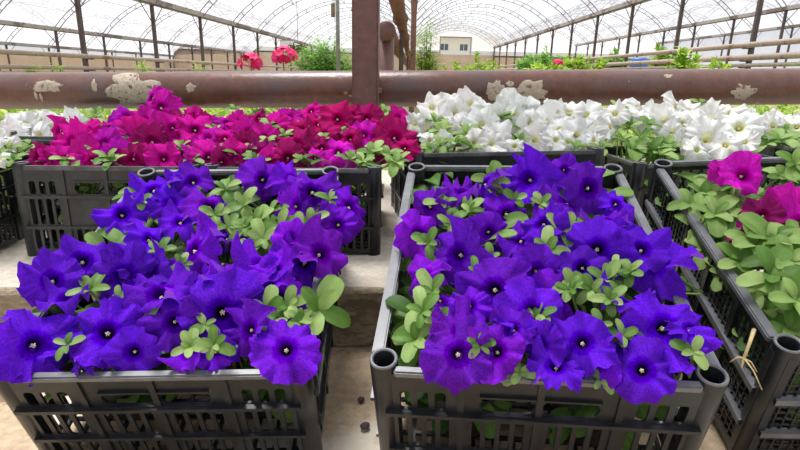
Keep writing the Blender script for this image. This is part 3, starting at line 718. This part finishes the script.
# ------------------------------------------------------------------ big pipe and post
pa = Vector((-3.4, 1.95, .395)); pb = Vector((3.4, 2.17, .578))
ax = (pb - pa).normalized(); PR_ = .0665
t = thing('heating_pipe', 'thick rust-brown pipe with flaked pale patches running across behind the petunias', 'pipe', Matrix.Translation(pa))
mb = MB(); mb.tube([Vector((0, 0, 0)), pb - pa], PR_, 48, True)
mb.build('pipe_body', M_PIPE, t, True)
def flake(px, py, rx, ry, seed):
    """flaked-off patch lying on the pipe's surface: ragged outline, about a millimetre thick"""
    mb = MB(); d = ray(px, py).normalized()
    # hit pipe cylinder
    w0 = CAM - pa; a = d - ax * d.dot(ax); b = w0 - ax * w0.dot(ax)
    A, B, C = a.dot(a), 2 * a.dot(b), b.dot(b) - PR_ ** 2
    disc = B * B - 4 * A * C
    if disc < 0: return
    hit = CAM + d * ((-B - math.sqrt(disc)) / (2 * A)); s = (hit - pa).dot(ax); c0 = pa + ax * s
    u0 = (hit - c0).normalized(); v0 = ax.cross(u0); z = depth(hit) / FPX
    def pt(k, f):
        an = 2 * PI * k / 40; rr = 1 + .55 * noise.noise((math.cos(an) * 1.6 + seed, math.sin(an) * 1.6, seed * 3)) + .30 * noise.noise((math.cos(an) * 6, math.sin(an) * 6 + seed, 2))
        ds = rx * z * math.cos(an) * rr * f; th = max(-1.35, min(1.35, ry * z * math.sin(an) * rr * f / PR_))
        return c0 + ax * ds + (u0 * math.cos(th) + v0 * math.sin(th)) * (PR_ + (.0012 if f < 1 else .0002)) - pa
    rings = [[mb.bm.verts.new(pt(k, f)) for k in range(40)] for f in (1, .95, .65, .35)]
    cv = mb.bm.verts.new(hit + u0 * .0012 - pa)
    for Aa, Bb in zip(rings, rings[1:]):
        for k in range(40): mb.bm.faces.new((Aa[k], Aa[(k + 1) % 40], Bb[(k + 1) % 40], Bb[k]))
    for k in range(40): mb.bm.faces.new((rings[-1][k], rings[-1][(k + 1) % 40], cv))
    mb.build('flaked_patch', M_FLAKE, t, True)
for i, a in enumerate([(132, 91, 27, 17), (47, 86, 14, 6), (496, 92, 9, 11), (530, 93, 17, 13), (743, 92, 11, 8), (191, 88, 5, 4), (94, 86, 3, 6), (510, 84, 4, 3), (668, 76, 4, 2.5), (36, 96, 1.6, 4), (41, 97, 1.6, 4)]): flake(*a, i * 2.3 + 1)
mb = MB()
# square steel post in front of the pipe
x0, x1 = at_y(354, 90, 1.97).x, at_y(379, 90, 1.97).x
t2 = thing('steel_post', 'brown painted square steel post standing in front of the thick pipe', 'post', Matrix.Translation(((x0 + x1) / 2, 1.945, STEPZ)))
hw = (x1 - x0) / 2
mb = MB(); mb.box(-hw, hw, -hw, hw, 0, 2.2)
bmesh.ops.bevel(mb.bm, geom=list(mb.bm.edges), offset=.006, segments=2, affect='EDGES'); mb.build('post_shaft', M_POST, t2)
mb = MB(); mb.box(-hw * 1.5, hw * 1.5, -hw * 1.5, hw * 1.5, 0, .008); mb.build('foot_plate', M_POST, t2)
mb = MB(); mb.lathe([(.001, .016), (.008, .016), (.010, .008), (.010, 0)], None, 6)
o = mb.build('bolt', M_RUST, t2); o.matrix_basis = Matrix.Translation((hw * .9 + .0, -hw * .2, .36)) @ Matrix.Rotation(PI / 2, 4, 'Y')

# capped longitudinal pipe on its stand, and the overhead pipe run
c = at_y(386, 31, 3.9); rp = 9.2 * depth(c) / FPX
t3 = thing('capped_pipe', 'brown pipe with welded round end cap running away behind the square post', 'pipe', Matrix.Translation(c))
mb = MB(); mb.tube([(0, .01, 0), (0, 26, 0)], rp, 24); mb.build('pipe_body', M_RUST, t3, True)
mb = MB(); mb.lathe([(.001, .014), (rp * .96, .012), (rp * 1.06, 0), (rp * 1.06, -.03)], Matrix.Rotation(PI / 2, 4, 'X'), 28); mb.build('end_cap', M_POST, t3, True)
mb = MB(); mb.tube([(0, .10, -c.z), (0, .10, -rp * .4)], rp * .86, 20); mb.build('stand_leg', M_POST, t3, True)
c2 = at_y(396.5, 0, 3.4)
t4 = thing('overhead_pipe', 'rusty flanged pipe running away overhead to the right of the square post', 'pipe', Matrix.Translation((c2.x, 2.6, c2.z)))
mb = MB(); mb.tube([(0, 0, 0), (0, 27, 0)], .047, 20); mb.build('pipe_body', M_RUST, t4, True)
for y in (1.9, 4.3, 9.0):
    mb = MB(); mb.lathe([(.048, -.015), (.062, -.015), (.062, .015), (.048, .015)], Matrix.Translation((0, y, 0)) @ Matrix.Rotation(PI / 2, 4, 'X'), 20); mb.build('flange', M_RUST, t4, True)
for y in (2.5, 8.6, 14.7, 20.8):
    mb = MB(); mb.box(-.02, .02, y - .02, y + .02, -c2.z, -.04); mb.build('pipe_support', M_DARKST, t4)

# ------------------------------------------------------------------ greenhouse frame
S, ZG0, RISE, Y0, Y1, SL = 5.5, 2.13, 1.22, -5.5, 38.0, .046        # gutters climb to the right with the site
ZG = ZG0
def zg(x): return ZG0 + SL * x
XB = [-3 * S, -2 * S, -S, 0, S, 2 * S, 3 * S]
def arc(x0, x1, n=20, off=0.0):
    w = (x1 - x0) / 2; Rr = (w * w + RISE * RISE) / (2 * RISE); th = math.asin(w / Rr); cx = (x0 + x1) / 2; cz = ZG + .06 + RISE - Rr
    p = [(cx + (Rr + off) * math.sin(-th + 2 * th * i / n), cz + (Rr + off) * math.cos(-th + 2 * th * i / n)) for i in range(n + 1)]
    return [(x, z + SL * x) for x, z in p]
PY = [9.2 + 2.62 * k for k in range(-5, 11)]
mb = MB()
for h in (0, 1):
    pts = arc(0, S, 22, -.0 if h == 0 else -.13); mb.tube([(x, 0, z) for x, z in pts], .013, 6)
a1, a2 = arc(0, S, 16), arc(0, S, 16, -.13)
for i in range(1, 16): mb.tube([(a1[i][0], 0, a1[i][1]), (a2[i][0], 0, a2[i][1])], .014, 5)
HOOP = mb.mesh('roof_hoop', M_HOOP, True, True)
for x0 in XB[:-1]:
    for y in PY + [Y1 - .05]:
        o = link('roof_hoop', HOOP); o.location = (x0, y, SL * x0); struct(o)
    # roof film
    mb = MB(); pts = arc(x0, x0 + S, 28, .02); ny = 14
    g = [[mb.bm.verts.new((x, Y0 + (Y1 - Y0) * j / ny, z)) for x, z in pts] for j in range(ny + 1)]
    for j in range(ny):
        for i in range(28): mb.bm.faces.new((g[j][i], g[j][i + 1], g[j + 1][i + 1], g[j + 1][i]))
    struct(mb.build('ceiling', M_FILM, None, True))
    # purlins
    for q in (.25, .5, .75):
        p = arc(x0, x0 + S, 100, -.14)[int(q * 100)]
        mb = MB(); mb.tube([(p[0], Y0, p[1]), (p[0], Y1, p[1])], .009, 5); struct(mb.build('roof_purlin', M_HOOP, None, True))
    mb = MB(); pts = arc(x0, x0 + S, 28, .02)                     # far gable sheet
    if x0 == 0:
        xa, xb, zt = S / 2 - .92, S / 2 + 1.16, 3.0
        def gable(a, b, zlow):
            pp = [p for p in pts if a < p[0] < b]
            f = lambda x: max(zg(x), pts[min(range(len(pts)), key=lambda k: abs(pts[k][0] - x))][1])
            poly = [(a, zlow), (b, zlow), (b, f(b))] + [(x, z) for x, z in reversed(pp)] + [(a, f(a))]
            v = [mb.bm.verts.new((x, Y1, z)) for x, z in poly]; mb.bm.faces.new(v)
        gable(0.0, xa, 2.0); gable(xb, S, 2.0); gable(xa, xb, zt)
    else:
        v = [mb.bm.verts.new((x0, Y1, 1.75)), mb.bm.verts.new((x0 + S, Y1, 1.75))] + [mb.bm.verts.new((x, Y1, z)) for x, z in reversed(pts)]; mb.bm.faces.new(v)
    struct(mb.build('wall_far', M_SHEET, None))
    mb = MB(); v = [mb.bm.verts.new((x0, Y0, 0)), mb.bm.verts.new((x0 + S, Y0, 0))] + [mb.bm.verts.new((x, Y0, z)) for x, z in reversed(pts)]; mb.bm.faces.new(v)
    struct(mb.build('wall_near', M_FILM, None))
for x in XB:
    ZG = zg(x)
    mb = MB()
    a, b = .075, .06
    mb.box(x - a, x + a, Y0, Y1, ZG - b, ZG - b + .012); mb.box(x - a, x - a + .012, Y0, Y1, ZG - b, ZG + b); mb.box(x + a - .012, x + a, Y0, Y1, ZG - b, ZG + b)
    struct(mb.build('gutter_beam', M_GUTTER, None))
    for k, y in enumerate(PY + [Y1 - .1]):
        if x == 0 and y < 5: continue
        mb = MB(); r = .032
        mb.box(x - r, x + r, y - r, y + r, -.01, ZG - b)
        for sx in (-1, 1): mb.tube([(x, y, ZG - .45), (x, y + sx * .5, ZG - .06)], .010, 5)
        struct(mb.build('column', M_DARKST if x else M_RUST, None))
# tan low walls and white strip
mb = MB(); mb.box(XB[0], XB[-1], Y1, Y1 + .06, 0, 1.86); struct(mb.build('wall_back', M_TAN, None))
mb = MB(); mb.box(XB[0], XB[-1], Y1 - .02, Y1 + .03, 1.86, 2.14); struct(mb.build('trim_1', M_WHITEBD, None))
for x, nm in ((XB[0], 'wall_left'), (XB[-1], 'wall_right')):
    mb = MB(); mb.box(x - .05, x, Y0, Y1, 0, 1.15); struct(mb.build(nm, M_TAN, None))
    mb = MB(); v = [mb.bm.verts.new(p) for p in ((x, Y0, 1.15), (x, Y1, 1.15), (x, Y1, zg(x)), (x, Y0, zg(x)))]; mb.bm.faces.new(v); struct(mb.build(nm, M_FILM, None))
# door opening in the main span's far gable
mb = MB()
for x in (S / 2 - .92, S / 2 + 1.16): mb.box(x - .03, x + .03, Y1 - .04, Y1 + .04, 1.9, 3.0)
mb.box(S / 2 - .95, S / 2 + 1.19, Y1 - .04, Y1 + .04, 2.95, 3.03); struct(mb.build('trim_2', M_HOOP, None))
# roof vent frame
pv = arc(0, S, 100, -.03); v0, v1 = pv[62], pv[78]
mb = MB()
for y in (19.0, 22.0): mb.tube([(v0[0], y, v0[1] - .16), (v1[0], y, v1[1] - .16)], .035, 6)
for p in (v0, v1): mb.tube([(p[0], 19, p[1] - .16), (p[0], 22, p[1] - .16)], .035, 6)
struct(mb.build('trim_3', M_GUTTER, None, True))
# building beyond the end wall
tb = thing('house', 'cream building with two dark windows beyond the far end opening', 'building', Matrix.Translation((S / 2, 46, 0)))
mb = MB(); mb.box(-4.5, 4.5, 0, 6, 0, 3.5); mb.build('wall', M_BUILD, tb)
mb = MB(); mb.prism([(-4.8, 3.5), (4.8, 3.5), (0, 5.0)], -.3, 6.3); mb.build('roof', M_ROOFW, tb)
for x in (-.50, 1.10):
    mb = MB(); mb.box(x, x + .62, -.03, .02, 2.32, 3.0); w = mb.build('window', M_DARKGLASS, tb)
    mb = MB(); mb.box(x + .29, x + .33, -.05, -.03, 2.32, 3.0); mb.box(x, x + .62, -.05, -.03, 2.97, 3.01); mb.build('window_frame', M_WHITEBD, w)

# heating rails along the post rows
def rail(x, z, r, label, ya=3.0, yb=36.0):
    o = thing('heating_rail', label, 'pipe', Matrix.Translation((x, ya, z)), 'rails along the post rows')
    mb = MB(); mb.tube([(0, 0, 0), (0, yb - ya, 0)], r, 10); mb.build('pipe_body', M_RAIL, o, True)
    for y in PY:
        if ya < y < yb - 8:
            mb = MB(); mb.box(-.06, .06, y - ya - .02, y - ya + .02, -r - .015, -r); mb.build('pipe_bracket', M_DARKST, o)
for (px, py, x, r, lab) in [(0, 51.5, -S + .09, .036, 'pale steel pipe along the left post row, topmost of three'), (0, 66.5, -S + .09, .030, 'pale steel pipe along the left post row, middle of three'), (0, 73.0, -S + .09, .024, 'pale steel pipe along the left post row, lowest of three'),
                            (800, 40.5, S - .09, .045, 'rusty steel pipe along the right post row, topmost of three'), (800, 55, S - .09, .048, 'rusty steel pipe along the right post row, middle of three'), (800, 64, S - .09, .030, 'rusty steel pipe along the right post row, lowest of three')]:
    d = ray(px, py); p = CAM + d * (x / d.x); rail(x, p.z, r, lab)

# ------------------------------------------------------------------ things among the posts
p = at_y(338, 36, 6.2)
mb = MB(); o = thing('thin_pole', 'thin grey upright pole left of the square post', 'pole', Matrix.Translation((p.x, 6.2, 0)))
mb.tube([(0, 0, 0), (-.005, 0, 2.2)], .022, 10); mb.build('pole_shaft', M_HOOP, o, True)
mb = MB(); mb.lathe([(.05, 0), (.05, .012), (.022, .014)], None, 12); mb.build('foot', M_HOOP, o, True)
p = at_y(333, 10, 6.3)
o = thing('hanging_tin', 'small brown tin hanging beside the thin grey pole', 'tin', Matrix.Translation((p.x, 6.3, p.z)))
mb = MB(); mb.lathe([(.001, -.075), (.022, -.075), (.024, -.07), (.024, .06), (.015, .075), (.001, .075)], None, 14); mb.build('tin_body', M_TIN, o, True)
mb = MB(); mb.tube([(0, 0, .075), (0, 0, 3.2 - p.z)], .003, 5); mb.build('wire', M_DARKST, o, True)
# dry hanging tuft at the left gutter
p = at_y(298, 47, 19.6)
o = thing('hanging_basket', 'dark dried hanging basket under the left gutter beam', 'basket', Matrix.Translation((p.x, 19.6, p.z)))
mb = MB()
for i in range(170):
    a = random.uniform(0, 2 * PI); b = Vector((random.gauss(0, .22), random.gauss(0, .1), random.gauss(-.02, .07)))
    mb.tip(b, Vector((math.cos(a), math.sin(a), random.uniform(-1.4, .3))), Vector((0, 0, 1)), random.uniform(.12, .3), .05)
mb.build('dry_foliage', M_BASKET, o, False, False)
mb = MB(); mb.lathe([(.02, -.14), (.2, -.05), (.26, .06), (.24, .06), (.02, -.10)], None, 14); mb.build('bowl', M_BASKET, o, True)
mb = MB(); mb.tube([(0, 0, .05), (0, 0, ZG - p.z)], .01, 5); mb.build('wire', M_DARKST, o, True)
p = at_y(303, 50, 19.6)
# low bench block / boxes
o = thing('wall_box', 'white cabinet hung on the left post row near the hanging basket', 'box', Matrix.Translation((at_y(287, 46, 21).x, 21, at_y(287, 46, 21).z)))
mb = MB(); mb.box(-.25, .25, -.1, .1, -.18, .18); mb.build('case', M_WHITEBD, o); mb = MB(); mb.box(-.27, .27, -.12, .12, .18, .21); mb.build('lid', M_GREY, o)
p = at_y(640, 58, 16.2)
o = thing('plastic_barrel', 'blue plastic barrel among the right hand posts', 'barrel', Matrix.Translation((p.x, 16.2, 0)))
hb = p.z
mb = MB(); mb.lathe([(.001, 0), (.22, 0), (.25, .05), (.26, hb * .3), (.245, hb * .33), (.26, hb * .36), (.26, hb * .64), (.245, hb * .67), (.26, hb * .7), (.25, hb - .05), (.22, hb), (.001, hb)], None, 24); mb.build('barrel_body', M_BLUE, o, True)
mb = MB(); mb.lathe([(.05, 0), (.05, .03), (.001, .03)], Matrix.Translation((.1, 0, hb)), 10); mb.build('bung', M_GREY, o, True)

# ------------------------------------------------------------------ background plants
def bush(name, label, cat, c, w, h, n, L, mat, feathery=False, up_=.6, group=None):
    """plant rooted on the ground at c: stems that fan out, leaves along every stem"""
    o = thing(name, label, cat, Matrix.Translation((c[0], c[1], 0)), group)
    sm = MB(); lm = MB(); ns = max(6, n // 45)
    for i in range(ns):
        a = random.uniform(0, 2 * PI); rr = math.sqrt(random.random()); hh = h * random.uniform(.65, 1.0) * (1 - .25 * rr)
        e = Vector((w / 2 * rr * math.cos(a), w / 2 * rr * math.sin(a) * .8, hh)); m = Vector((e.x * .45, e.y * .45, hh * .55))
        sm.tube([(e.x * .1, e.y * .1, 0), m, e], [.010 * h, .007 * h, .002], 5, False)
        for k in range(n // ns):
            t = random.uniform(.25, 1.0)
            p = Vector((e.x * .1, e.y * .1, 0)).lerp(m, min(1, t * 2)) if t < .5 else m.lerp(e, t * 2 - 1)
            d = Vector((random.gauss(0, 1), random.gauss(0, 1), random.gauss(up_, .5)))
            l = L * random.uniform(.6, 1.3)
            if feathery:
                dd = d.normalized(); sd = dd.cross(Vector((0, 0, 1))).normalized()
                for q in range(5):
                    lm.tip(p + dd * l * (.25 + .2 * q), dd * .7 + sd * (1 if q % 2 else -1), Vector((0, 0, 1)), l * .45, l * .16, random.random())
            else:
                lm.tip(p, d, Vector((random.gauss(0, .4), random.gauss(0, .4), 1)), l, l * .42, random.random())
    sm.build('stems', M_STEM, o, True, False); lm.build('foliage', mat, o, False, False)
    return o
def bush_px(name, label, cat, px, pytop, wpx, y, n, L, mat, **kw):
    tp = at_y(px, pytop, y); return bush(name, label, cat, (tp.x, y), wpx * y / FPX, tp.z + .10 * (tp.z), n, L, mat, **kw)
bush_px('tomato_plant', 'large feathery green bush left of the square post', 'bush', 322, 44, 66, 7.8, 1500, .17, M_LEAFD, feathery=True, group='feathery bushes near the square post')
bush_px('tomato_plant', 'feathery green bush tucked between thin pole and square post', 'bush', 352, 54, 44, 9.6, 800, .16, M_LEAFD, feathery=True, group='feathery bushes near the square post')
bush_px('tomato_plant', 'tall pale feathery plant right of the capped pipe', 'bush', 427, 32, 24, 7.6, 700, .14, M_LEAFY, feathery=True, group='feathery bushes near the square post')
bush_px('green_plant', 'low yellow-green plant under the far end wall, left of its middle', 'plant', 448, 60, 34, 11, 700, .09, M_LEAFY, group='plants before the far end wall')
bush_px('green_plant', 'bright yellow-green bush in front of the far end wall', 'plant', 478, 55, 60, 13, 1700, .11, M_LEAFY, group='plants before the far end wall')
for i, (px, py, w, y, lab) in enumerate([(545, 50, 46, 17, 'green bush among the right hand posts, nearest the end wall'), (585, 52, 46, 14, 'green bush among the right hand posts, before the barrel'), (530, 58, 30, 12, 'small green bush by the first right hand posts'), (560, 60, 70, 8.2, 'low yellow-green bush close behind the pipe on the right'), (615, 52, 30, 18, 'darker green bush by the blue barrel'), (665, 47, 30, 22, 'distant green bush right of the blue barrel')]):
    bush_px('green_bush', lab, 'bush', px, py, w, y, 1500, .11 * y / 13 + .05, M_LEAFD if i % 2 == 0 else M_LEAFY, group='bushes among the right hand posts')
bush_px('leafy_plant', 'bright leafy plant before the right hand rails, left one', 'plant', 685, 44, 36, 7.8, 420, .14, M_LEAFY, up_=1.0, group='leafy plants before the right hand rails')
bush_px('leafy_plant', 'bright leafy plant before the right hand rails, right one', 'plant', 713, 50, 42, 8.9, 460, .14, M_LEAFY, up_=.9, group='leafy plants before the right hand rails')
for (px, py, w, y, lab) in [(34, 65, 18, 7.7, 'small green weed above the pipe at far left'), (55, 64, 20, 7.7, 'small green weed above the pipe second from left'), (143, 62, 14, 7.7, 'small green weed above the pipe below a left hand post'), (201, 62, 15, 7.7, 'small green weed above the pipe left of the geraniums'), (795, 62, 16, 7.7, 'small green weed above the pipe at far right')]:
    bush_px('weed', lab, 'weed', px, py, w * .8, y, 200, .11, M_LEAFY, feathery=True, group='weeds beyond the pipe')
# red geraniums
def geranium(px, py, r, y, label, leaf=True):
    c = at_y(px, py, y); o = thing('geranium', label, 'geranium', Matrix.Translation((c.x, y, 0)), 'geraniums behind the pipe')
    z = c.z; R = r * y / FPX
    mb = MB(); mb.lathe([(.002, 0), (.06, 0), (.085, .14), (.09, .14), (.09, .125), (.002, .12)], None, 18); mb.build('pot', M_POT, o, True)
    mb = MB(); mb.tube([(0, 0, .1), (.02, .01, z * .5), (0, 0, z - R * .4)], [.007, .005, .004], 7); mb.build('stem', M_STEM, o, True)
    mb = MB()
    for i in range(26):
        a = random.uniform(0, 2 * PI); q = random.uniform(-.25, 1); d = Vector((math.cos(a) * math.sqrt(max(0, 1 - q * q)), math.sin(a) * math.sqrt(max(0, 1 - q * q)), q))
        ctr = Vector((0, 0, z)) + Vector((d.x * R, d.y * R, d.z * R * .75)) * random.uniform(.75, 1); fm = frame(d + Vector((0, -.2, .2)), random.uniform(0, 6)).to_3x3()
        for k in range(5):
            e = fm @ Vector((math.cos(k * 1.257), math.sin(k * 1.257), .25)); mb.leaf(ctr, e, fm @ Vector((0, 0, 1)), R * .36, R * .30, .2, .1, .5, 3)
        mb.tube([Vector((0, 0, z - R * .4)), ctr], .0012, 4, False)
    mb.build('flower_head', M_GER, o, True, False)
    mb = MB()
    for i in range(22):
        a = random.uniform(0, 2 * PI); rr = random.uniform(.02, .11); zz = random.uniform(.25, z - .075)
        d = Vector((math.cos(a), math.sin(a), random.uniform(-.1, .3))); mb.leaf(Vector((rr * math.cos(a), rr * math.sin(a), zz)), d, Vector((0, -.4, 1)), .065, .07, .2, .15); mb.tube([(0, 0, zz - .05), (rr * math.cos(a), rr * math.sin(a), zz)], .0018, 4, False)
    mb.build('foliage', M_LEAF, o, True, False)
    return o
geranium(251, 63, 12, 2.85, 'pink-red geranium head above the pipe, left one')
geranium(283, 57, 12.5, 2.5, 'pink-red geranium head above the pipe, taller one at centre left')
geranium(304, 75, 5, 3.1, 'small pink geranium head just clearing the pipe')
geranium(558, 63, 4.5, 7.4, 'dark red flower head among greenery behind the pipe on the right')
# beds of seedlings past the pipe
for (x0, x1, y0, y1, n, z, lab) in [(-4.6, -.25, 3.45, 7.5, 3000, .20, 'mass of yellow-green seedlings on the ground beyond the pipe, left half'), (.2, 4.8, 3.45, 7.5, 3400, .30, 'mass of yellow-green seedlings on the ground beyond the pipe, right half')]:
    mb = MB()
    for i in range(n):
        x = random.uniform(x0, x1); y = y0 + (y1 - y0) * random.random() * .93; hz = random.uniform(.03, z + .06 * noise.noise((x * 2, y * 2, 0)))
        a = random.uniform(0, 2 * PI)
        mb.tip(Vector((x, y, hz)), Vector((math.cos(a), math.sin(a), random.uniform(-.1, .9))), Vector((0, 0, 1)), random.uniform(.06, .14), random.uniform(.03, .06), random.random())
        if i % 3 == 0: mb.tube([(x, y, -.01), (x + .01, y, hz)], .003, 3, False, .6)
    stuff(mb.build('seedling_foliage', M_LEAFY, None, False, False), lab, 'seedlings')

# ------------------------------------------------------------------ light
w = bpy.data.worlds.new('overcast sky'); sc.world = w; w.use_nodes = True
bg = w.node_tree.nodes['Background']; bg.inputs['Color'].default_value = (.95, .97, 1.0, 1); bg.inputs['Strength'].default_value = .68
sd = bpy.data.lights.new('hazy_sun', 'SUN'); sd.energy = 4.6; sd.angle = R_(22); sd.color = (1, .97, .92)
so = bpy.data.objects.new('hazy_sun', sd); COL.objects.link(so)
so.rotation_euler = Vector((.25, -.30, -1)).to_track_quat('-Z', 'Y').to_euler()
sc.cycles.transparent_max_bounces = 16
vs = sc.view_settings
vs.view_transform = 'Standard'; vs.look = 'None'; vs.exposure = .5; vs.gamma = 1; vs.use_curve_mapping = False
